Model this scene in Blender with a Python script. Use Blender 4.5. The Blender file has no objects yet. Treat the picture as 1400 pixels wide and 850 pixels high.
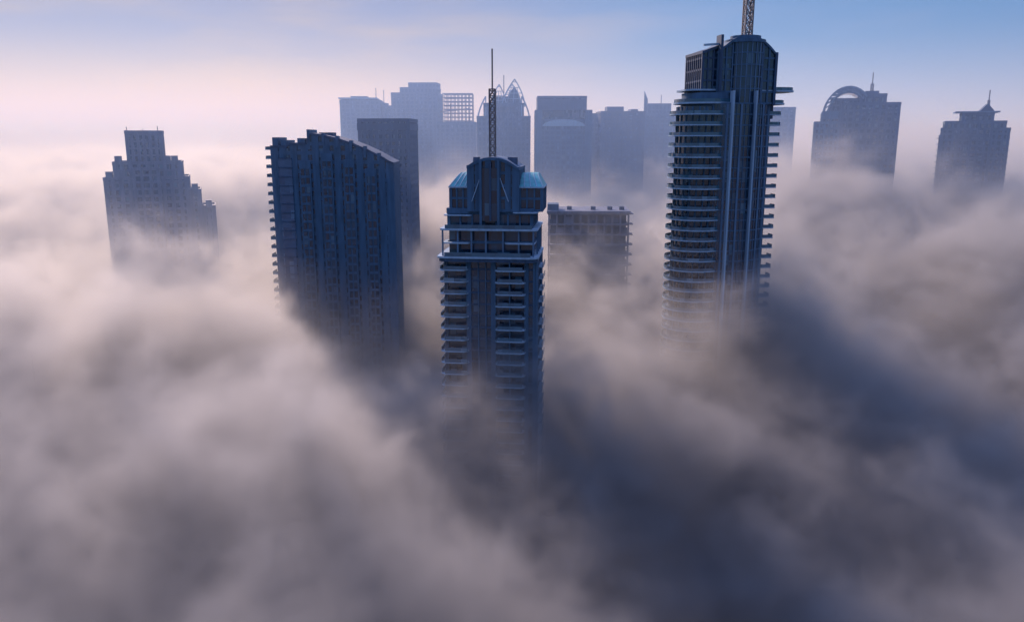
import bpy, math, random
from mathutils import Vector
random.seed(7)
scene = bpy.context.scene
R = math.radians
SUN_AZ = -27.0   # degrees from +Y, negative = to the left
SUN_EL = 26.0

# ------------------------------------------------------------------ materials
def new_mat(name):
    m = bpy.data.materials.new(name); m.use_nodes = True
    nt = m.node_tree
    for n in list(nt.nodes): nt.nodes.remove(n)
    out = nt.nodes.new('ShaderNodeOutputMaterial')
    return m, nt, out

def wall_mat(name, col, rough=0.75, var=0.25):
    m, nt, out = new_mat(name)
    b = nt.nodes.new('ShaderNodeBsdfPrincipled')
    tc = nt.nodes.new('ShaderNodeTexCoord')
    mp = nt.nodes.new('ShaderNodeMapping'); mp.inputs['Scale'].default_value = (0.9, 0.9, 0.12)
    n1 = nt.nodes.new('ShaderNodeTexNoise'); n1.inputs['Scale'].default_value = 1.0; n1.inputs['Detail'].default_value = 5
    rp = nt.nodes.new('ShaderNodeValToRGB')
    rp.color_ramp.elements[0].position = 0.3; rp.color_ramp.elements[1].position = 0.7
    rp.color_ramp.elements[0].color = tuple(c*(1-var) for c in col)+(1,)
    rp.color_ramp.elements[1].color = tuple(min(1, c*(1+var)) for c in col)+(1,)
    nt.links.new(tc.outputs['Object'], mp.inputs['Vector'])
    nt.links.new(mp.outputs[0], n1.inputs['Vector'])
    nt.links.new(n1.outputs[0], rp.inputs[0])
    nt.links.new(rp.outputs[0], b.inputs['Base Color'])
    b.inputs['Roughness'].default_value = rough
    nt.links.new(b.outputs[0], out.inputs[0])
    return m

def glass_mat(name, c0, c1, c2, cell=(1.6, 1.6, 3.2), metallic=0.0):
    m, nt, out = new_mat(name)
    b = nt.nodes.new('ShaderNodeBsdfPrincipled')
    tc = nt.nodes.new('ShaderNodeTexCoord')
    sn = nt.nodes.new('ShaderNodeVectorMath'); sn.operation = 'SNAP'; sn.inputs[1].default_value = cell
    wn = nt.nodes.new('ShaderNodeTexWhiteNoise')
    rp = nt.nodes.new('ShaderNodeValToRGB'); e = rp.color_ramp.elements
    e[0].color = c0+(1,); e[0].position = 0.0
    e[1].color = c2+(1,); e[1].position = 1.0
    x = e.new(0.55); x.color = c1+(1,)
    x = e.new(0.85); x.color = c1+(1,)
    nt.links.new(tc.outputs['Object'], sn.inputs[0])
    nt.links.new(sn.outputs[0], wn.inputs[0])
    nt.links.new(wn.outputs['Value'], rp.inputs[0])
    nt.links.new(rp.outputs[0], b.inputs['Base Color'])
    mr = nt.nodes.new('ShaderNodeMapRange'); mr.inputs[3].default_value = 0.06; mr.inputs[4].default_value = 0.3
    nt.links.new(wn.outputs['Value'], mr.inputs[0])
    nt.links.new(mr.outputs[0], b.inputs['Roughness'])
    b.inputs['IOR'].default_value = 1.8
    b.inputs['Metallic'].default_value = metallic
    nt.links.new(b.outputs[0], out.inputs[0])
    return m

M = {}
M['wall'] = wall_mat('blue_grey_concrete', (0.046, 0.108, 0.175))
M['wall_l'] = wall_mat('pale_blue_concrete', (0.085, 0.155, 0.235))
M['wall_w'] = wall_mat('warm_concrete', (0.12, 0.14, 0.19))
M['wall_d'] = wall_mat('dark_concrete', (0.032, 0.068, 0.12))
M['trim'] = wall_mat('light_slab_edge', (0.27, 0.39, 0.48), 0.6, 0.15)
M['glass'] = glass_mat('blue_glass', (0.002, 0.012, 0.03), (0.006, 0.035, 0.07), (0.04, 0.12, 0.18))
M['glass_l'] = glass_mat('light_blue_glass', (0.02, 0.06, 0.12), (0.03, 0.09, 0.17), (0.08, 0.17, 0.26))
M['rail'] = glass_mat('balcony_glass', (0.015, 0.07, 0.11), (0.03, 0.11, 0.16), (0.10, 0.20, 0.26))
M['teal'] = wall_mat('teal_roof', (0.05, 0.29, 0.31), 0.45)
M['steel'] = wall_mat('mast_steel', (0.16, 0.14, 0.14), 0.5)
M['roof'] = wall_mat('roof_deck', (0.08, 0.11, 0.16))

# ------------------------------------------------------------------ geometry
class Building:
    def __init__(s, name, loc, rot=0.0):
        s.e = bpy.data.objects.new(name, None); scene.collection.objects.link(s.e)
        s.e.location = loc; s.e.rotation_euler = (0, 0, R(rot)); s.e.empty_display_size = 5
        s.parts = {}
    def p(s, part, mat):
        k = (part, mat)
        if k not in s.parts: s.parts[k] = ([], [])
        return s.parts[k]
    def box(s, part, mat, x0, x1, y0, y1, z0, z1):
        v, f = s.p(part, mat); n = len(v)
        v += [(x0,y0,z0),(x1,y0,z0),(x1,y1,z0),(x0,y1,z0),(x0,y0,z1),(x1,y0,z1),(x1,y1,z1),(x0,y1,z1)]
        f += [tuple(n+i for i in q) for q in ((0,3,2,1),(4,5,6,7),(0,1,5,4),(1,2,6,5),(2,3,7,6),(3,0,4,7))]
    def prism(s, part, mat, poly, z0, z1):
        v, f = s.p(part, mat); n = len(v); k = len(poly)
        v += [(x, y, z0) for x, y in poly]+[(x, y, z1) for x, y in poly]
        f.append(tuple(n+i for i in reversed(range(k)))); f.append(tuple(n+k+i for i in range(k)))
        for i in range(k):
            j = (i+1) % k; f.append((n+i, n+j, n+k+j, n+k+i))
    def profile(s, part, mat, poly, y0, y1):   # poly of (x,z) counter-clockwise seen from -Y
        v, f = s.p(part, mat); n = len(v); k = len(poly)
        v += [(x, y0, z) for x, z in poly]+[(x, y1, z) for x, z in poly]
        f.append(tuple(n+i for i in range(k))); f.append(tuple(n+k+i for i in reversed(range(k))))
        for i in range(k):
            j = (i+1) % k; f.append((n+j, n+i, n+k+i, n+k+j))
    def rod(s, part, mat, a, b, t):
        a = Vector(a); b = Vector(b); d = (b-a)
        if d.length < 1e-4: return
        d.normalize()
        u = d.cross(Vector((0, 0, 1)) if abs(d.z) < 0.95 else Vector((1, 0, 0))).normalized()
        w = d.cross(u).normalized(); v, f = s.p(part, mat); n = len(v); h = t/2
        for c in (a, b):
            for su, sw in ((-1,-1),(1,-1),(1,1),(-1,1)):
                v.append(tuple(c+u*h*su+w*h*sw))
        f += [tuple(n+i for i in q) for q in ((0,3,2,1),(4,5,6,7),(0,1,5,4),(1,2,6,5),(2,3,7,6),(3,0,4,7))]
    def mast(s, x, y, z0, z1, w, tip, t=0.18, mat='steel'):
        h = w/2; n = max(2, int((z1-z0)/(w*1.1))); st = (z1-z0)/n
        cs = [(x-h,y-h),(x+h,y-h),(x+h,y+h),(x-h,y+h)]
        for c in cs: s.rod('mast', mat, (c[0],c[1],z0), (c[0],c[1],z1), t*1.5)
        for i in range(n):
            za = z0+i*st; zb = za+st
            for j in range(4):
                a = cs[j]; b = cs[(j+1) % 4]
                s.rod('mast', mat, (a[0],a[1],za), (b[0],b[1],zb), t)
                s.rod('mast', mat, (b[0],b[1],za), (a[0],a[1],zb), t)
                s.rod('mast', mat, (a[0],a[1],zb), (b[0],b[1],zb), t)
        if tip > z1: s.rod('mast_tip', mat, (x,y,z1-0.5), (x,y,tip), t*2)
    def block(s, x0, x1, y0, y1, z0, z1, fh=3.4, bay=4.0, pw=1.0, sp=0.9, wall='wall', glass='glass', top=None, out=0.35, parapet=1.1, roofwall=None):
        """glazed core + spandrels per storey + piers; top(x) = optional roof profile"""
        if top is None:
            s.box('windows', glass, x0, x1, y0, y1, z0, z1)
        else:
            N = 40; pts = [(x0, z0), (x1, z0)]
            pts += [(x1-(x1-x0)*i/N, top(x1-(x1-x0)*i/N)) for i in range(N+1)]
            s.profile('windows', glass, pts, y0, y1)
        tp = top or (lambda x: z1)
        z = z0
        while z < z1-0.6:
            xs = [x0+(x1-x0)*i/60 for i in range(61)]
            ok = [x for x in xs if tp(x) > z+sp]
            if ok: s.box('spandrels', wall, min(ok)-out*0.6, max(ok)+out*0.6, y0-out*0.6, y1+out*0.6, z-0.1, z+sp)
            z += fh
        n = max(1, round((x1-x0)/bay))
        for i in range(n+1):
            x = x0+(x1-x0)*i/n
            a = x-pw/2 if 0 < i < n else (x-out if i == 0 else x-pw)
            b = x+pw/2 if 0 < i < n else (x+pw if i == 0 else x+out)
            h = tp(min(max((a+b)/2, x0), x1))
            s.box('piers', wall, a, b, y0-out, y0+0.3, z0, h)
            s.box('piers', wall, a, b, y1-0.3, y1+out, z0, h)
        m = max(1, round((y1-y0)/bay))
        for j in range(1, m):
            y = y0+(y1-y0)*j/m
            for xa, xb, xx in ((x0-out, x0+0.3, x0), (x1-0.3, x1+out, x1)):
                s.box('piers', wall, xa, xb, y-pw/2, y+pw/2, z0, tp(xx))
        if top is None:
            o = out+0.12
            s.box('roof_deck', 'roof', x0-0.1, x1+0.1, y0-0.1, y1+0.1, z1, z1+0.2)
            if parapet:
                s.box('parapet', wall, x0-o, x1+o, y0-o, y0+0.1, z1-0.6, z1+parapet)
                s.box('parapet', wall, x0-o, x1+o, y1-0.1, y1+o, z1-0.6, z1+parapet)
                s.box('parapet', wall, x0-o, x0+0.1, y0+0.1, y1-0.1, z1-0.6, z1+parapet)
                s.box('parapet', wall, x1-0.1, x1+o, y0+0.1, y1-0.1, z1-0.6, z1+parapet)
        else:
            N = 24
            pts = []
            for i in range(N+1):
                x = x0-0.4+(x1-x0+0.8)*i/N; pts.append((x, tp(min(max(x, x0), x1))))
            low = [(x, z-0.3) for x, z in pts]; up = [(x, z+0.5) for x, z in reversed(pts)]
            s.profile('roof', roofwall or wall, low+up, y0-out-0.2, y1+out+0.2)
    def done(s):
        for (part, mat), (v, f) in s.parts.items():
            me = bpy.data.meshes.new(part); me.from_pydata(v, [], f); me.update()
            me.materials.append(M[mat])
            o = bpy.data.objects.new(part, me); scene.collection.objects.link(o); o.parent = s.e
        return s

def ellipse(cx, cy, rx, ry, a0=0, a1=360, n=48):
    return [(cx+rx*math.cos(R(a0+(a1-a0)*i/n)), cy+ry*math.sin(R(a0+(a1-a0)*i/n))) for i in range(n if a1-a0 >= 360 else n+1)]

def rrect(x0, x1, y0, y1, r, n=5):
    P = []
    for cx, cy, a in ((x1-r, y1-r, 0), (x0+r, y1-r, 90), (x0+r, y0+r, 180), (x1-r, y0+r, 270)):
        for i in range(n+1):
            t = R(a+90*i/n); P.append((cx+r*math.cos(t), cy+r*math.sin(t)))
    return P

# ================================================= centre tower
b = Building('residential_tower_with_teal_roof', (-4.5, 219, 0), -6)
FH = 3.15
b.box('core', 'glass', -11.8, 11.8, -9.5, 10, 0, 219.4)
z = 219.4 - FH
while z > 2:
    b.box('storey_bands', 'wall_d', -12.0, 12.0, -9.65, 10.2, z-0.2, z+0.3)
    b.prism('balcony_slabs', 'trim', rrect(-13.6, -6.0, -11.8, -2.5, 1.6), z-0.16, z+0.12)
    b.prism('balcony_slabs', 'trim', rrect(1.2, 9.2, -12.3, -6.0, 1.2), z-0.16, z+0.12)
    b.prism('balcony_rails', 'rail', rrect(-12.4, -6.1, -11.7, -11.58, 0.05, 1), z+0.14, z+1.05)
    b.prism('balcony_rails', 'rail', rrect(-13.5, -13.38, -10.6, -2.6, 0.05, 1), z+0.14, z+1.05)
    b.box('balcony_rails', 'rail', 1.9, 8.5, -12.2, -12.1, z+0.14, z+1.05)
    b.box('balcony_rails', 'rail', 1.25, 1.35, -11.6, -9.6, z+0.14, z+1.05)
    b.box('balcony_rails', 'rail', 9.05, 9.15, -11.6, -9.6, z+0.14, z+1.05)
    b.box('balcony_dividers', 'wall', 5.0, 5.2, -12.0, -9.6, z+0.14, z+2.9)
    b.box('balcony_slabs', 'trim', 12.1, 13.4, -4, 4, z-0.16, z+0.12)
    b.box('balcony_rails', 'rail', 13.3, 13.38, -4, 4, z+0.12, z+1.1)
    # furniture / planters on some balconies
    if random.random() < .5: b.box('balcony_furniture', 'wall_w', *( (lambda q: (q, q+.8))(random.uniform(-11.5, -7.5)) ), -11.2, -10.5, z+.12, z+.9)
    if random.random() < .5: b.box('balcony_furniture', 'wall_w', *( (lambda q: (q, q+.8))(random.uniform(2, 4)) ), -11.6, -10.9, z+.12, z+.9)
    z -= FH
for x, w in ((-12.1, .7), (-6.0, 1.3), (-3.4, .25), (-1.4, .25), (0.6, 1.3), (9.4, 1.1), (11.5, .8)):
    b.box('piers', 'wall', x-w/2, x+w/2, -10.1, -9.3, 0, 219)
for y in (-9.6, -6, 5.5, 9.7):
    b.box('piers', 'wall', 11.6, 12.3, y-.5, y+.5, 0, 219)
    b.box('piers', 'wall', -12.3, -11.6, y-.5, y+.5, 0, 219)
b.prism('terrace_slab', 'trim', rrect(-14.2, 12.6, -12.3, 10.8, 2.2), 219.4, 219.9)
b.prism('terrace_slab', 'wall_d', rrect(-13.8, 12.3, -12.0, 10.5, 2.2), 218.5, 219.4)
b.box('terrace_parapet', 'rail', -12.0, 10.6, -12.1, -12.0, 219.9, 221.0)
b.box('upper_glazing', 'glass', -11.2, 11.2, -8.8, 9.5, 219.9, 227)
for zz in (223.3,):
    b.box('storey_bands', 'wall', -11.5, 11.5, -9.1, 9.8, zz-.3, zz+.4)
    b.prism('balcony_slabs', 'trim', rrect(-12.8, -5.4, -11.0, -4, 1), zz-.18, zz+.14)
    b.prism('balcony_slabs', 'trim', rrect(3.6, 11.6, -11.0, -4, 1), zz-.18, zz+.14)
for x in (-12.6, -8.6, -5.0, -1.2, 3.3, 7.4, 11.2):
    b.box('colonnade', 'wall_l', x-.2, x+.2, -10.9, -10.5, 219.9, 226.6)
for y in (-5, 0, 5, 9.5):
    b.box('colonnade', 'wall_l', 11.6, 12.0, y-.2, y+.2, 219.9, 226.6)
b.prism('pergola_slab', 'trim', rrect(-13.4, 12.3, -11.4, 10.4, 1.5), 226.6, 227.1)
b.box('pergola_parapet', 'rail', -11.9, 10.9, -11.2, -11.1, 227.1, 228.1)
b.block(-11.4, 10.6, -8.0, 9.0, 227.2, 231.4, fh=3.4, bay=3.1, pw=.5, sp=.6, wall='wall', parapet=0.8)
b.prism('pergola_slab', 'trim', rrect(-12.6, -5.2, -9.4, 0, 1), 230.2, 230.5)
b.prism('pergola_slab', 'trim', rrect(5.6, 12.2, -9.6, 8, 1), 231.0, 231.3)
for xa, xb, zt in ((-11.2, -5.6, 237.3), (7.0, 13.4, 237.3)):
    b.block(xa+.3, xb-.3, -7.4, 6.0, 231.4, zt, fh=3.1, bay=1.9, pw=.4, sp=.5, wall='wall', parapet=0)
    b.box('roof_eave', 'trim', xa-.2, xb+.2, -8.0, 6.6, zt+.1, zt+.45)
    # half-vault roofs that climb away from the street
    v, f = b.p('teal_roof', 'teal'); NN = 10
    prof = [(-7.7+8.7*i/NN, zt+.45+3.2*math.sin(i/NN*math.pi/2)) for i in range(NN+1)]
    prof += [(6.3, zt+3.65), (6.3, zt+.45)]
    n = len(v); k = len(prof)
    inset = 1.2
    for side, x in ((0, xa), (1, xb)):
        for (yy, zz) in prof:
            h = (zz-zt-.45)/3.2
            xx = x
            if side == 0 and xa < 0: xx = x+inset*h*1.6
            if side == 1 and xa > 0: xx = x-inset*h*1.6
            v.append((xx, yy, zz))
    f.append(tuple(n+i for i in range(k))); f.append(tuple(n+k+i for i in reversed(range(k))))
    for i in range(k):
        j = (i+1) % k; f.append((n+j, n+i, n+k+i, n+k+j))
    for q in range(5):
        t = q/4
        for i in range(NN):
            P0 = Vector(v[n+i]).lerp(Vector(v[n+k+i]), t); P1 = Vector(v[n+i+1]).lerp(Vector(v[n+k+i+1]), t)
            b.rod('roof_ribs', 'trim', P0+Vector((0, 0, .05)), P1+Vector((0, 0, .05)), .16)
def crown(x):
    return 244.8 - 0.055*(x-0.2)**2
b.block(-5.9, 7.0, -8.9, 7.0, 231.4, 245, fh=3.2, bay=2.6, pw=1.5, sp=.7, wall='wall', glass='glass', top=crown)
b.box('crown_slot', 'glass', -2.4, 1.9, -9.7, -8.5, 229, 242.5)
for x in (-2.6, 2.0):
    b.box('crown_fins', 'wall', x-.3, x+.3, -10.2, -8.5, 228, 244.6)
b.box('crown_fins', 'wall_d', -.35, .15, -10.0, -8.5, 229, 244)
b.rod('crown_braces', 'trim', (-5.0, -9.4, 234), (-2.8, -9.4, 240), .22)
b.rod('crown_braces', 'trim', (4.6, -9.4, 234), (2.4, -9.4, 240), .22)
b.mast(-0.3, -3, 243.8, 262.5, 1.5, 272.5, .18)
for px_, py_ in ((4.5, -2), (5.6, -4), (-4.6, -3)):
    b.box('roof_plant', 'roof', px_-.8, px_+.8, py_-.8, py_+.8, 243, 245.2)
b.done()

# ================================================= tall right tower
b = Building('tall_curved_glass_tower', (66.0, 262, 0), 8)
b.prism('curtain_wall', 'glass', ellipse(1.5, 0, 13.6, 12.5), 0, 260.4)
z = 260.4
FH = 3.2
while z > 2:
    b.prism('storey_bands', 'wall', ellipse(1.5, 0, 13.72, 12.62), z-.25, z+.15)
    if z < 259:
        b.prism('balcony_slabs', 'trim', ellipse(-8.2, -3.6, 9.2, 9.2, 120, 300, 26), z-.2, z+.16)
        arc = ellipse(-8.2, -3.6, 9.15, 9.15, 122, 298, 22)
        arci = ellipse(-8.2, -3.6, 9.05, 9.05, 122, 298, 22)
        b.prism('balcony_rails', 'rail', arc+arci[::-1], z+.16, z+1.05)
        b.prism('balcony_slabs', 'trim', rrect(11.5, 17.4, -7.0, -1.5, 1.2), z-.18, z+.14)
        b.prism('balcony_rails', 'rail', rrect(12.0, 16.6, -6.95, -6.85, .04, 1), z+.16, z+1.05)
        b.prism('balcony_rails', 'rail', rrect(17.25, 17.35, -6.0, -2.6, .04, 1), z+.16, z+1.05)
    z -= FH
b.prism('bow_glazing', 'glass', ellipse(-8.2, -3.6, 6.9, 6.9), 0, 259.6)
for a in range(130, 300, 17):
    x = -8.2+7.0*math.cos(R(a)); y = -3.6+7.0*math.sin(R(a))
    b.box('bow_mullions', 'wall', x-.2, x+.2, y-.2, y+.2, 0, 259.5)
for a in range(0, 360, 6):
    x = 1.5+13.7*math.cos(R(a)); y = 12.6*math.sin(R(a)); w = .08 if a % 18 else .3
    b.box('mullions', 'wall_l' if a % 18 == 0 else 'wall', x-w, x+w, y-w, y+w, 0, 260.2)
b.box('front_fins', 'trim', -1.8, -1.3, -13.9, -11.5, 0, 264)
b.box('front_fins', 'trim', 5.6, 6.0, -13.6, -11.5, 0, 264)
b.prism('platform', 'trim', ellipse(-6.5, -2.5, 9.6, 9.0), 260.3, 260.8)
b.prism('platform', 'rail', ellipse(-6.5, -2.5, 9.3, 8.7), 260.8, 261.8)
b.prism('platform', 'wall', ellipse(-5.6, -2, 7.6, 8.2), 256.6, 263.6)
b.prism('platform', 'trim', rrect(6, 21.2, -8.6, 3, 3.6), 264.0, 264.5)
b.prism('platform_rail', 'rail', rrect(6.2, 21.0, -8.4, 2.8, 3.6), 264.5, 265.4)
b.prism('platform', 'trim', rrect(6, 18.4, -8.2, 2, 3.0), 260.2, 260.7)
b.prism('platform_rail', 'rail', rrect(6.2, 18.2, -8.0, 1.8, 3.0), 260.7, 261.6)
b.prism('platform', 'trim', rrect(-14, 2, -8, 5, 3.4), 264.2, 264.7)
b.prism('platform', 'wall_d', rrect(6, 15, -7, 2, 2), 256, 264)
def ctop(x): return 280.0 - 0.062*(x-4.0)**2
b.block(-4.8, 13.4, -8.5, 8.0, 260.4, 280, fh=3.3, bay=2.3, pw=.5, sp=.5, wall='wall', glass='glass', top=ctop)
def ltop(x): return 275.4 + 0.35*(x+9.2)
b.block(-9.4, -4.4, -7.2, 6.5, 260.4, 278, fh=3.3, bay=1.7, pw=.4, sp=.5, wall='wall_d', glass='glass', top=ltop)
b.prism('crown_drum', 'glass', ellipse(4.3, -6.0, 5.6, 5.4), 260, 278.2)
for a in range(180, 361, 15):
    x = 4.3+5.7*math.cos(R(a)); y = -6+5.5*math.sin(R(a))
    b.box('crown_mullions', 'wall_l', x-.13, x+.13, y-.13, y+.13, 260, 278.4)
b.prism('crown_cap', 'wall', ellipse(4.3, -6.0, 6.1, 5.9), 278.2, 279.1)
b.prism('crown_cap', 'wall', ellipse(4.3, -6.0, 4.6, 4.4), 279.1, 280.3)
for zz in (264.5, 268, 271.5, 275):
    b.prism('crown_rings', 'wall', ellipse(4.3, -6.0, 5.75, 5.55), zz, zz+.4)
b.rod('crown_hood', 'trim', (-9.6, -8, 277.4), (-4.4, -8, 277.8), .6)
b.box('crown_fins', 'wall_d', -4.9, -4.1, -9.8, -6, 260, 280.3)
b.box('crown_fins', 'wall_d', 12.9, 13.7, -9.2, -6, 260, 275.5)
b.mast(6.0, -3, 279, 296, 2.3, 309, .24)
b.done()

# ================================================= slab tower, left centre
b = Building('apartment_block_with_swept_roof', (-66.5, 312, 0), 2)
def btop(x):
    if x < -8.3: return 248.0 if x > -16 else 247.0
    t = (x+8.3)/30.3
    return 251.6 - 3.0*t - 7.8*t*t
b.block(-22, 22, -11, 11, 0, 252, fh=3.3, bay=4.0, pw=2.5, sp=1.3, wall='wall', glass='glass', top=btop, roofwall='wall_d')
for z in range(0, 74):
    zz = 246 - z*3.3
    if zz < 3: break
    b.box('balcony_slabs', 'trim', -24.4, -22.3, -10.5, -4.5, zz-.15, zz+.15)
    b.box('balcony_rails', 'rail', -24.4, -24.3, -10.4, -4.6, zz+.15, zz+1.1)
    b.box('balcony_rails', 'rail', -24.2, -22.4, -10.5, -10.4, zz+.15, zz+1.1)
for x0, w in ((-17.2, 2.4),):
    b.box('glazed_strip', 'glass_l', x0-w, x0+w, -11.9, -11.2, 0, 243)
    zz = 243
    while zz > 3: b.box('glazed_strip_bands', 'wall_d', x0-w-.05, x0+w+.05, -11.98, -11.2, zz-.5, zz); zz -= 3.3
for x0 in (-10, -2, 6, 14):
    b.box('projecting_bays', 'wall', x0-2.1, x0+2.1, -12.1, -11.2, 0, btop(x0)-6)
    b.box('projecting_bays', 'glass', x0-1.5, x0-.3, -12.25, -12.0, 0, btop(x0)-8)
    b.box('projecting_bays', 'glass', x0+.3, x0+1.5, -12.25, -12.0, 0, btop(x0)-8)
    zz = btop(x0)-8
    while zz > 3:
        b.box('projecting_bays', 'wall', x0-1.6, x0+1.6, -12.33, -12.1, zz-.9, zz); zz -= 3.3
for x0, w, h in ((-20.5, 1.0, 1.6), (-17.4, .9, .6), (-11, 1.4, 1.3), (-8.4, .5, 4.4)):
    b.box('roof_turrets', 'wall', x0-w, x0+w, -11.2, 3, 246, 248.8+h)
for x0 in (-3, 2, 7, 12, 17):
    b.box('roof_turrets', 'wall', x0-.5, x0+.5, -11.8, -8, btop(x0)-3, btop(x0)+1.2)
b.box('roof_plant', 'wall_d', -6, -1, -3, 5, 248, 252.2)
b.done()

b = Building('dark_office_tower', (-64.5, 430, 0), -4)
b.block(-13, 13, -11, 11, 0, 258.8, fh=3.6, bay=3.2, pw=1.5, sp=1.6, wall='wall_d', glass='glass')
b.box('roof_band', 'wall_d', -13.6, 13.6, -11.6, 11.6, 254, 257.5)
b.done()

# ================================================= stepped tower far left
b = Building('stepped_tower', (-197, 446, 0), 20)
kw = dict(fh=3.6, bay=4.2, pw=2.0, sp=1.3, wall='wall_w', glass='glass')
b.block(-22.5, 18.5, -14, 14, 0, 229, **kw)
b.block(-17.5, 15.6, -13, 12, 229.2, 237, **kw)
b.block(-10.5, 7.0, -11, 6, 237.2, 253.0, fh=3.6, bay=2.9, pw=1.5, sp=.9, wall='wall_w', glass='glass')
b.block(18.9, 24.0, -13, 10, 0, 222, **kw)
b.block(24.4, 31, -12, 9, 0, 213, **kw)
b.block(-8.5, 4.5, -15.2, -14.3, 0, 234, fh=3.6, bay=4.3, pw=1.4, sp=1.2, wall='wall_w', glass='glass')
for x, z in ((-20, 229), (-15, 229), (12.5, 237), (-15, 237), (9, 237), (28, 213), (21.5, 222)):
    b.box('corner_turrets', 'wall_w', x-1.6, x+1.6, -13.3, -9, z, z+4)
for x, h in ((-9.8, 256), (5.2, 256.5), (-2, 255)):
    b.rod('antennas', 'steel', (x, -9, 252), (x, -9, h), .35)
b.done()

# ================================================= unfinished block behind the centre tower
b = Building('unfinished_concrete_block', (32.5, 346, 0), -3)
z = 219.5; FHH = 4.3
b.box('core', 'wall_d', -9, 11, -5, 8, 0, 218)
b.box('roof_slab', 'wall_w', -17.4, 17.2, -11.6, 11, 219.6, 220.6)
while z > 3:
    b.box('floor_slabs', 'wall_w', -17, 16.8, -11, 10.6, z-.6, z)
    b.box('floor_slabs', 'wall_w', 16.9, 18.6, -9, -3, z-.45, z-.1)
    b.box('inner_walls', 'wall_d', -16, 15.8, -7.5, -7.2, z-FHH, z-.6)
    for x in range(-5, 6):
        xx = x*3.3
        b.box('columns', 'wall_w', xx-.35, xx+.35, -10.6, -9.8, z-FHH, z-.6)
        b.box('columns', 'wall_w', xx-.35, xx+.35, 9.6, 10.3, z-FHH, z-.6)
        if random.random() < .5 and x < 5:
            b.box('infill_walls', 'wall_w' if random.random() < .4 else 'wall_d', xx+.36, xx+2.9, -9.9, -9.7, z-FHH, z-1.2-random.random()*1.5)
    z -= FHH
b.box('stair_core', 'wall', -17.2, -12.5, -9, 0, 219, 223.2)
for x in (-8, 2, 9, 14): b.box('roof_kit', 'wall_d', x-1, x+1, -6, -3, 220.5, 222)
b.done()

# ================================================= distant towers
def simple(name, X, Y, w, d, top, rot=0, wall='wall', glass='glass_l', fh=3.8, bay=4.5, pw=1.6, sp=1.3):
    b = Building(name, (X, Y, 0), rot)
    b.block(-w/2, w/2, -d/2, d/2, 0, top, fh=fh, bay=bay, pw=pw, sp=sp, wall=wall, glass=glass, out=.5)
    return b
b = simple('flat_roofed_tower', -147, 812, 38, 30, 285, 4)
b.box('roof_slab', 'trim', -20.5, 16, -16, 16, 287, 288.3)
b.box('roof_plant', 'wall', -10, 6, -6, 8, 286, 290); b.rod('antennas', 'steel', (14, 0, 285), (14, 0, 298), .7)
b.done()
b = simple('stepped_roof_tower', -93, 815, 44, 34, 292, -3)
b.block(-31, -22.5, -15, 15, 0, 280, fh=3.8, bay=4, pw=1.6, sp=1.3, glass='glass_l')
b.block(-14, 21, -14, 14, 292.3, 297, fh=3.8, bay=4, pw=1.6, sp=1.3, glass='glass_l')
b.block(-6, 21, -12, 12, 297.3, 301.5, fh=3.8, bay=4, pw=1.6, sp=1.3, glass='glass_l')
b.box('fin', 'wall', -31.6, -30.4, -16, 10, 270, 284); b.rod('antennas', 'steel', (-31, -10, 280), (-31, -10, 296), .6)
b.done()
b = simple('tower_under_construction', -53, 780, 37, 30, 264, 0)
for i in range(9):
    x = -11+i*3.4
    for y in (-12, 0, 12):
        b.rod('scaffold', 'steel', (x, y, 264), (x, y, 291), .5)
for k in range(8):
    zz = 266+k*3.5
    for y in (-12, 0, 12): b.rod('scaffold', 'steel', (-11, y, zz), (16.2, y, zz), .6)
    if k < 5: b.box('scaffold_decks', 'wall', -10.5, 15.7, -11, 11, zz-.2, zz+.15)
b.rod('crane', 'steel', (-14, -12, 274), (14, -12, 277), 1.1)
b.rod('crane', 'steel', (-4, -12, 264), (-4, -12, 281), 1.0)
b.done()
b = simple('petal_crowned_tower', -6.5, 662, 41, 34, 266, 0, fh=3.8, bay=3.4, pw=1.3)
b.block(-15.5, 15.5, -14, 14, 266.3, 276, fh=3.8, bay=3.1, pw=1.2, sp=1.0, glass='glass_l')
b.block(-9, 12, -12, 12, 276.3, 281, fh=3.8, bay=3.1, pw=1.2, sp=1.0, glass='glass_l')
def petal(cx, zb, w, h, y, lean=0):
    L = []; Rr = []
    for i in range(11):
        t = i/10
        hw = w/2*(1-t**1.7)
        L.append((cx-hw+lean*t, y, zb+h*t)); Rr.append((cx+hw+lean*t, y, zb+h*t))
    for i in range(10):
        b.rod('petal_crown', 'trim', L[i], L[i+1], .8); b.rod('petal_crown', 'trim', Rr[i], Rr[i+1], .8)
        if i % 2 == 1: b.rod('petal_crown', 'trim', L[i], Rr[i], .5)
    for s_ in (-.33, 0, .33):
        b.rod('petal_crown', 'trim', (cx+s_*w, y, zb), (cx+s_*w*.35+lean*.7, y, zb+h*.7), .5)
petal(7.5, 274, 18, 21, -13, 1.0); petal(-4.5, 274, 13, 17, -13.5, 1.0); petal(6.5, 276, 15, 17, 11, 0)
b.profile('petal_core', 'glass_l', [(1.5, 275), (13.5, 275), (12.5, 283), (8.3, 290), (3.5, 283)], -9, 8)
for sx in (-1, 1):
    pr = None
    for i in range(9):
        t = i/8; q = (sx*(20.5-6.5*t*t), -14, 262+18*t+2*t*t)
        if pr: b.rod('side_sails', 'trim', pr, q, 1.1)
        pr = q
    b.rod('side_sails', 'trim', (sx*14, -14, 266), pr, .8)
b.box('roof_band', 'wall', -15, 9, -15.6, -14.6, 274, 277)
b.rod('antennas', 'steel', (0, 0, 280), (0, 0, 299), .7)
b.done()
b = Building('portal_topped_tower', (39, 637, 0), 0)
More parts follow.
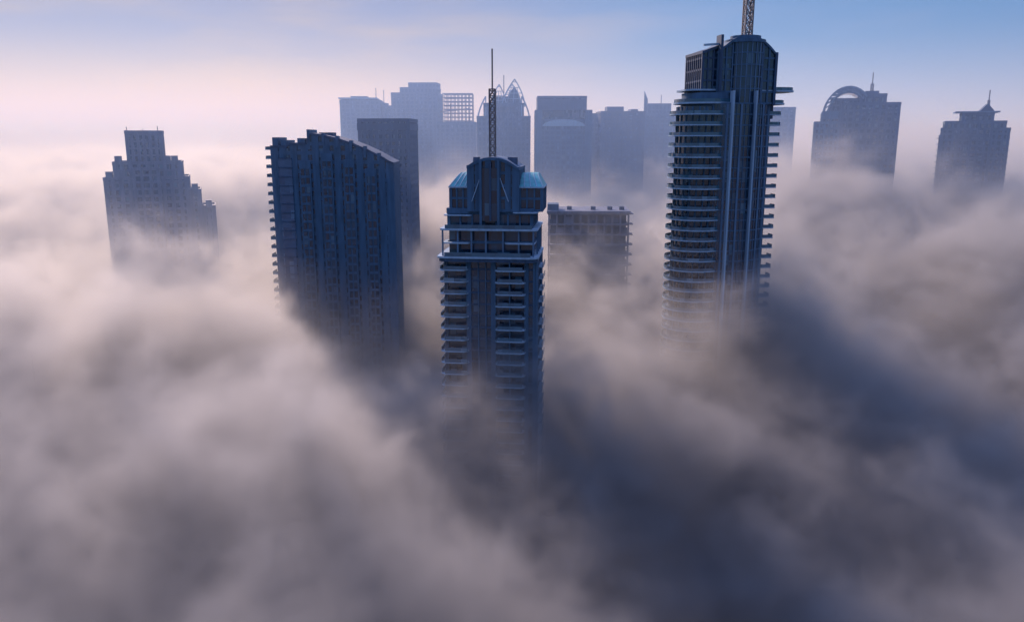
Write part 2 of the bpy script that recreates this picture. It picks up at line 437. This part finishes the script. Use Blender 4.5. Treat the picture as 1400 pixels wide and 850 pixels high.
b.block(-18.5, 18.5, -14, 14, 0, 264, fh=3.7, bay=4.2, pw=1.2, sp=1.3, glass='glass_l', parapet=0)
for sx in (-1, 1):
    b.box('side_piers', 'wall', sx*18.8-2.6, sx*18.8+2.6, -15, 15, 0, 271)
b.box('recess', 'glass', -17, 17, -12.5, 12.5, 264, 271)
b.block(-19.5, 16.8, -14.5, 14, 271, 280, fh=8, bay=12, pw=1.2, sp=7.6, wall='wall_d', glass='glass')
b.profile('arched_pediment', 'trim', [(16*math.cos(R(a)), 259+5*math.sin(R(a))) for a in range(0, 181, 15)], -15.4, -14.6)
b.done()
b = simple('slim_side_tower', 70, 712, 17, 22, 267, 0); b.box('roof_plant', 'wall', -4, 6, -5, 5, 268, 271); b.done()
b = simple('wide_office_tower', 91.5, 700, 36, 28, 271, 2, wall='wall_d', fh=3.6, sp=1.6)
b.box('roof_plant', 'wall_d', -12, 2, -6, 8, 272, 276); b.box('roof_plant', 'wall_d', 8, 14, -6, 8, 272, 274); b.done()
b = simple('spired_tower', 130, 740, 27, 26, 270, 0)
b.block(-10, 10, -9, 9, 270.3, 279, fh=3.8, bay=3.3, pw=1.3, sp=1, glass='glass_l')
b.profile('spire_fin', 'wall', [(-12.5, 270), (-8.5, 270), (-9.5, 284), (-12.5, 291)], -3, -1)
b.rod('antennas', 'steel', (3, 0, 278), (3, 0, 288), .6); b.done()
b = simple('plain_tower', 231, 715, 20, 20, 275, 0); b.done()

# ================================================= right group
b = Building('arched_roof_tower', (222, 536, 0), -19)
b.block(-24, -9, -13, 13, 0, 259.5, fh=3.6, bay=3.2, pw=1.1, sp=1.3)
b.block(-8.6, 25, -14, 14, 0, 271, fh=3.6, bay=3.9, pw=1.5, sp=1.5, wall='wall_d')
b.block(-20, -9, -11, 11, 259.8, 265, fh=3.6, bay=3, pw=1.0, sp=1.0)
b.block(2, 17, -10, 10, 271.3, 276.5, fh=3.6, bay=3.9, pw=1.5, sp=1.2, wall='wall_d')
NY = 5
for j in range(NY):
    y = -12+j*6
    pr = None; pr2 = None
    for i in range(13):
        a = R(178-i*11.5)
        q = (-5+14*math.cos(a), y, 265+17*math.sin(a)); q2 = (-5+11.5*math.cos(a), y, 265+14.5*math.sin(a))
        if pr:
            b.rod('arch_ribs', 'wall_l', pr, q, 1.0); b.rod('arch_ribs', 'wall_l', pr2, q2, .6); b.rod('arch_ribs', 'wall_l', pr, q2, .4)
            if j < NY-1: b.rod('arch_ribs', 'wall_l', q, (q[0], y+6, q[2]), .5)
        pr = q; pr2 = q2
shell = []
for i in range(13):
    a = R(178-i*11.5); shell.append((-5+11.3*math.cos(a), 265+14.2*math.sin(a)))
inner = [(-5+(x+5)*.93, 265+(z-265)*.93) for x, z in shell]
b.profile('arch_shell', 'glass_l', inner+shell[::-1], -10, 12)
b.box('arch_base', 'wall', -20, 9, -12.5, 12.5, 262, 267)
b.block(-14.5, 5.5, -8.5, 10, 267, 274, fh=3.4, bay=2.5, pw=.7, sp=.8, wall='wall_d')
b.mast(9, 0, 276, 284, 1.5, 291, .3)
b.box('roof_plant', 'wall_d', 5, 13, -5, 5, 276.5, 279.5); b.done()

b = Building('gabled_stepped_tower', (277, 495, 0), -25)
kw = dict(fh=3.5, bay=3.6, pw=1.3, sp=1.3, wall='wall_d')
b.block(-17, 17, -13, 13, 0, 251, **kw)
b.block(-15.5, 15.5, -12, 12, 251.3, 259, **kw)
b.block(-7, 9, -10, 10, 259.3, 264, **kw)
b.block(-17.5, -8, -14.5, -13.4, 0, 255, **kw)
b.block(8, 17.5, -14.5, -13.4, 0, 255, **kw)
b.profile('gable', 'wall_d', [(2, 264), (9, 264), (9, 266), (5.5, 270), (2, 266)], -9, 9)
b.box('cornice', 'wall_l', -11, 12, -11.5, 11, 264.9, 265.6)
b.mast(6.5, 0, 266, 272, 1.0, 278, .3)
for z in range(0, 40):
    zz = 250-z*3.5
    b.box('balcony_slabs', 'wall_l', -19, -17.6, -9, -3, zz-.2, zz+.2); b.box('balcony_slabs', 'wall_l', 17.6, 19, -9, -3, zz-.2, zz+.2)
b.done()

# ================================================= ground
m, nt, out = new_mat('city_ground')
bs = nt.nodes.new('ShaderNodeBsdfPrincipled'); nz = nt.nodes.new('ShaderNodeTexNoise'); nz.inputs['Scale'].default_value = .02
rp = nt.nodes.new('ShaderNodeValToRGB'); rp.color_ramp.elements[0].color = (.05, .05, .055, 1); rp.color_ramp.elements[1].color = (.22, .19, .15, 1)
tc = nt.nodes.new('ShaderNodeTexCoord'); nt.links.new(tc.outputs['Object'], nz.inputs[0]); nt.links.new(nz.outputs[0], rp.inputs[0])
nt.links.new(rp.outputs[0], bs.inputs[0]); nt.links.new(bs.outputs[0], out.inputs[0]); bs.inputs['Roughness'].default_value = .9
me = bpy.data.meshes.new('ground'); S = 40000
me.from_pydata([(-S, -S, 0), (S, -S, 0), (S, S, 0), (-S, S, 0)], [], [(0, 1, 2, 3)]); me.materials.append(m)
scene.collection.objects.link(bpy.data.objects.new('ground', me))

# ================================================= fog (procedural volumes)
FOG_COL = (0.99, 0.985, 0.995, 1)
def vol_mat(name, dens, g, col, step=1.0, attr=True):
    m, nt, out = new_mat(name)
    if attr:
        pv = nt.nodes.new('ShaderNodeVolumePrincipled')
    else:
        pv = nt.nodes.new('ShaderNodeVolumeScatter')
    pv.inputs['Color'].default_value = col
    pv.inputs['Anisotropy'].default_value = g
    pv.inputs['Density'].default_value = dens
    nt.links.new(pv.outputs[0], out.inputs['Volume'])
    m.cycles.volume_step_rate = step
    return m
fog_m = vol_mat('fog', 1.0, 0.46, FOG_COL, step=6.0)

class S:
    def __init__(s, nt, sock): s.nt = nt; s.s = sock
    def _m(s, op, *o, clamp=False):
        n = s.nt.nodes.new('ShaderNodeMath'); n.operation = op; n.use_clamp = clamp
        for i, x in enumerate((s,)+o):
            if isinstance(x, S): s.nt.links.new(x.s, n.inputs[i])
            else: n.inputs[i].default_value = x
        return S(s.nt, n.outputs[0])
    def __add__(s, o): return s._m('ADD', o)
    __radd__ = __add__
    def __mul__(s, o): return s._m('MULTIPLY', o)
    __rmul__ = __mul__
    def __sub__(s, o): return s._m('SUBTRACT', o)
    def __rsub__(s, o): return (s*-1.0)+o
    def clamp(s): return s._m('ADD', 0.0, clamp=True)

def fog_object(name, mn, mx, res):
    ng = bpy.data.node_groups.new(name+'_field', 'GeometryNodeTree')
    ng.interface.new_socket('Geometry', in_out='INPUT', socket_type='NodeSocketGeometry')
    ng.interface.new_socket('Geometry', in_out='OUTPUT', socket_type='NodeSocketGeometry')
    go = ng.nodes.new('NodeGroupOutput')
    pos = ng.nodes.new('GeometryNodeInputPosition'); sep = ng.nodes.new('ShaderNodeSeparateXYZ')
    ng.links.new(pos.outputs[0], sep.inputs[0])
    x, y, z = (S(ng, sep.outputs[i]) for i in range(3))
    def comb(a, b_, c):
        n = ng.nodes.new('ShaderNodeCombineXYZ')
        for i, q in enumerate((a, b_, c)):
            if isinstance(q, S): ng.links.new(q.s, n.inputs[i])
            else: n.inputs[i].default_value = q
        return n.outputs[0]
    def noise(vec, scale, detail=3, rough=.5, dist=0):
        n = ng.nodes.new('ShaderNodeTexNoise'); ng.links.new(vec, n.inputs['Vector'])
        n.inputs['Scale'].default_value = scale; n.inputs['Detail'].default_value = detail
        n.inputs['Roughness'].default_value = rough; n.inputs['Distortion'].default_value = dist
        return S(ng, n.outputs[0])
    def bump(cx, cy, sx, sy, amp):
        dx = (x-cx)*(1/sx); dy = (y-cy)*(1/sy)
        e = (dx*dx+dy*dy)*-1.0
        return S(ng, e._m('EXPONENT').s)*amp
    base = ((y-100.0)*(1/120.0)).clamp()*17.0+((y-230.0)*(1/620.0)).clamp()*30.0+176.0
    for B in ((215, 500, 120, 110, 36), (75, 245, 45, 40, 20), (270, 330, 110, 90, 18), (-150, 240, 80, 60, 12),
              (-190, 390, 80, 50, -6), (-42, 262, 18, 30, -16), (22, 140, 40, 40, -12), (-260, 600, 160, 120, 18), (-110, 130, 50, 40, 8),
              (110, 120, 40, 30, 8), (32, 330, 35, 30, 16), (-75, 310, 40, 30, 10), (-4, 200, 24, 18, 15)):
        base = base+bump(*B)
    n1 = noise(comb(x+37.0, y, z*.35), 1/95.0, 2, .5, .4)
    n2 = noise(comb(x, y, z*1.0+80.0), 1/40.0, 7, .64, 1.1)
    n3 = noise(comb(x*1.0, y+300.0, z*1.3), 1/17.0, 6, .70, 1.4)
    d = base+(n1-.5)*72.0+(n2-.5)*88.0+(n3-.5)*54.0-z
    a = (d*(1/30.0)).clamp(); a = a*a*(3.0-a*2.0)
    w = ((d+34.0)*(1/60.0)).clamp(); w = w*w*w
    dens = a*0.052+w*0.012
    vc = ng.nodes.new('GeometryNodeVolumeCube')
    ng.links.new(dens.s, vc.inputs['Density'])
    vc.inputs['Min'].default_value = mn; vc.inputs['Max'].default_value = mx
    for k, q in zip(('X', 'Y', 'Z'), res): vc.inputs['Resolution '+k].default_value = q
    sm = ng.nodes.new('GeometryNodeSetMaterial'); sm.inputs['Material'].default_value = fog_m
    ng.links.new(vc.outputs[0], sm.inputs[0]); ng.links.new(sm.outputs[0], go.inputs[0])
    me = bpy.data.meshes.new(name); o = bpy.data.objects.new(name, me); scene.collection.objects.link(o)
    me.materials.append(fog_m)
    md = o.modifiers.new('field', 'NODES'); md.node_group = ng
    return o
fog_object('fog_bank', (-300, 50, 120), (300, 430, 255), (340, 215, 76))
fog_object('fog_bank', (-1000, 430, 140), (1000, 1500, 280), (330, 180, 36))

def vol_box(name, mn, mx, mat):
    me = bpy.data.meshes.new(name); x0, y0, z0 = mn; x1, y1, z1 = mx
    me.from_pydata([(x0,y0,z0),(x1,y0,z0),(x1,y1,z0),(x0,y1,z0),(x0,y0,z1),(x1,y0,z1),(x1,y1,z1),(x0,y1,z1)], [],
                   [(0,3,2,1),(4,5,6,7),(0,1,5,4),(1,2,6,5),(2,3,7,6),(3,0,4,7)])
    me.materials.append(mat); o = bpy.data.objects.new(name, me); scene.collection.objects.link(o); return o
far_m = vol_mat('far_fog', 0.02, .36, FOG_COL, attr=False)
haze_m = vol_mat('haze', 0.0015, .25, (.38, .54, .88, 1), attr=False)
vol_box('fog_sea', (-12000, 1501, 50), (12000, 16000, 226), far_m)
vol_box('haze', (-9000, 280, 1), (9000, 7000, 330), haze_m)

# ================================================= world, sun, camera
w = bpy.data.worlds.new('World'); scene.world = w; w.use_nodes = True
nt = w.node_tree; bg = nt.nodes['Background']; L = nt.links
sky = nt.nodes.new('ShaderNodeTexSky'); sky.sky_type = 'NISHITA'; sky.sun_disc = False
sky.sun_elevation = R(SUN_EL); sky.sun_rotation = R(SUN_AZ)
sky.air_density = 1.0; sky.dust_density = 0.4; sky.ozone_density = 4.0; sky.altitude = 100
tc = nt.nodes.new('ShaderNodeTexCoord'); sp = nt.nodes.new('ShaderNodeSeparateXYZ'); L.new(tc.outputs['Generated'], sp.inputs[0])
dp = nt.nodes.new('ShaderNodeVectorMath'); dp.operation = 'DOT_PRODUCT'
az = R(SUN_AZ+1); dp.inputs[1].default_value = (math.sin(az), math.cos(az), 0); L.new(tc.outputs['Generated'], dp.inputs[0])
def mrange(src, a, b_, c=0.0, d_=1.0):
    n = nt.nodes.new('ShaderNodeMapRange'); n.interpolation_type = 'SMOOTHSTEP'
    n.inputs[1].default_value = a; n.inputs[2].default_value = b_; n.inputs[3].default_value = c; n.inputs[4].default_value = d_
    L.new(src, n.inputs[0]); return n.outputs[0]
def mixc(fac, A, B_):
    n = nt.nodes.new('ShaderNodeMix'); n.data_type = 'RGBA'
    L.new(fac, n.inputs[0])
    for q, k in ((A, 6), (B_, 7)):
        if isinstance(q, tuple): n.inputs[k].default_value = q+(1,)
        else: L.new(q, n.inputs[k])
    return n.outputs[2]
near = mrange(dp.outputs['Value'], .74, 1.0)
wide = mrange(dp.outputs['Value'], -.6, .9)
hor = mixc(near, (.38, .38, .58), (1.0, .60, .12))
hor = mixc(wide, (.10, .19, .36), hor)
zen = mixc(near, (.10, .24, .54), (.27, .26, .44))
zen = mixc(wide, (.05, .13, .30), zen)
up = mrange(sp.outputs['Z'], 0.0, .13)
nz = nt.nodes.new('ShaderNodeTexNoise'); nz.inputs['Scale'].default_value = 2.6; nz.inputs['Detail'].default_value = 5
mp = nt.nodes.new('ShaderNodeMapping'); mp.inputs['Scale'].default_value = (1, 1, 5); L.new(tc.outputs['Generated'], mp.inputs[0]); L.new(mp.outputs[0], nz.inputs[0])
cl = mrange(nz.outputs[0], .42, .75, 0, .45)
grad = mixc(up, hor, zen)
grad = mixc(cl, grad, hor)
over = mrange(sp.outputs['Z'], .2, .75)
grad = mixc(over, grad, (.44, .60, 1.30))
mul = nt.nodes.new('ShaderNodeMix'); mul.data_type = 'RGBA'; mul.blend_type = 'ADD'; mul.inputs[0].default_value = 1.0
sc = nt.nodes.new('ShaderNodeVectorMath'); sc.operation = 'SCALE'; L.new(grad, sc.inputs[0]); sc.inputs['Scale'].default_value = 9.0
L.new(sc.outputs[0], mul.inputs[6])
sc2 = nt.nodes.new('ShaderNodeVectorMath'); sc2.operation = 'MULTIPLY'; L.new(sky.outputs[0], sc2.inputs[0]); sc2.inputs[1].default_value = (.16, .17, .15)
L.new(sc2.outputs[0], mul.inputs[7])
L.new(mul.outputs[2], bg.inputs[0]); bg.inputs[1].default_value = 0.10

sl = bpy.data.lights.new('sun', 'SUN'); sl.energy = 5.0; sl.angle = R(4); sl.color = (1.0, .80, .76)
so = bpy.data.objects.new('sun', sl); scene.collection.objects.link(so)
d = Vector((math.sin(R(SUN_AZ))*math.cos(R(SUN_EL)), math.cos(R(SUN_AZ))*math.cos(R(SUN_EL)), math.sin(R(SUN_EL))))
so.rotation_euler = d.to_track_quat('Z', 'Y').to_euler(); so.location = (0, 0, 400)

cd = bpy.data.cameras.new('camera'); cd.lens = 28.26; cd.sensor_width = 36; cd.clip_end = 60000; cd.clip_start = .5
co = bpy.data.objects.new('camera', cd); scene.collection.objects.link(co)
co.location = (0, 0, 250); co.rotation_euler = (R(90-12.1), 0, 0); scene.camera = co
scene.view_settings.view_transform = 'Standard'; scene.view_settings.look = 'None'; scene.view_settings.exposure = 0
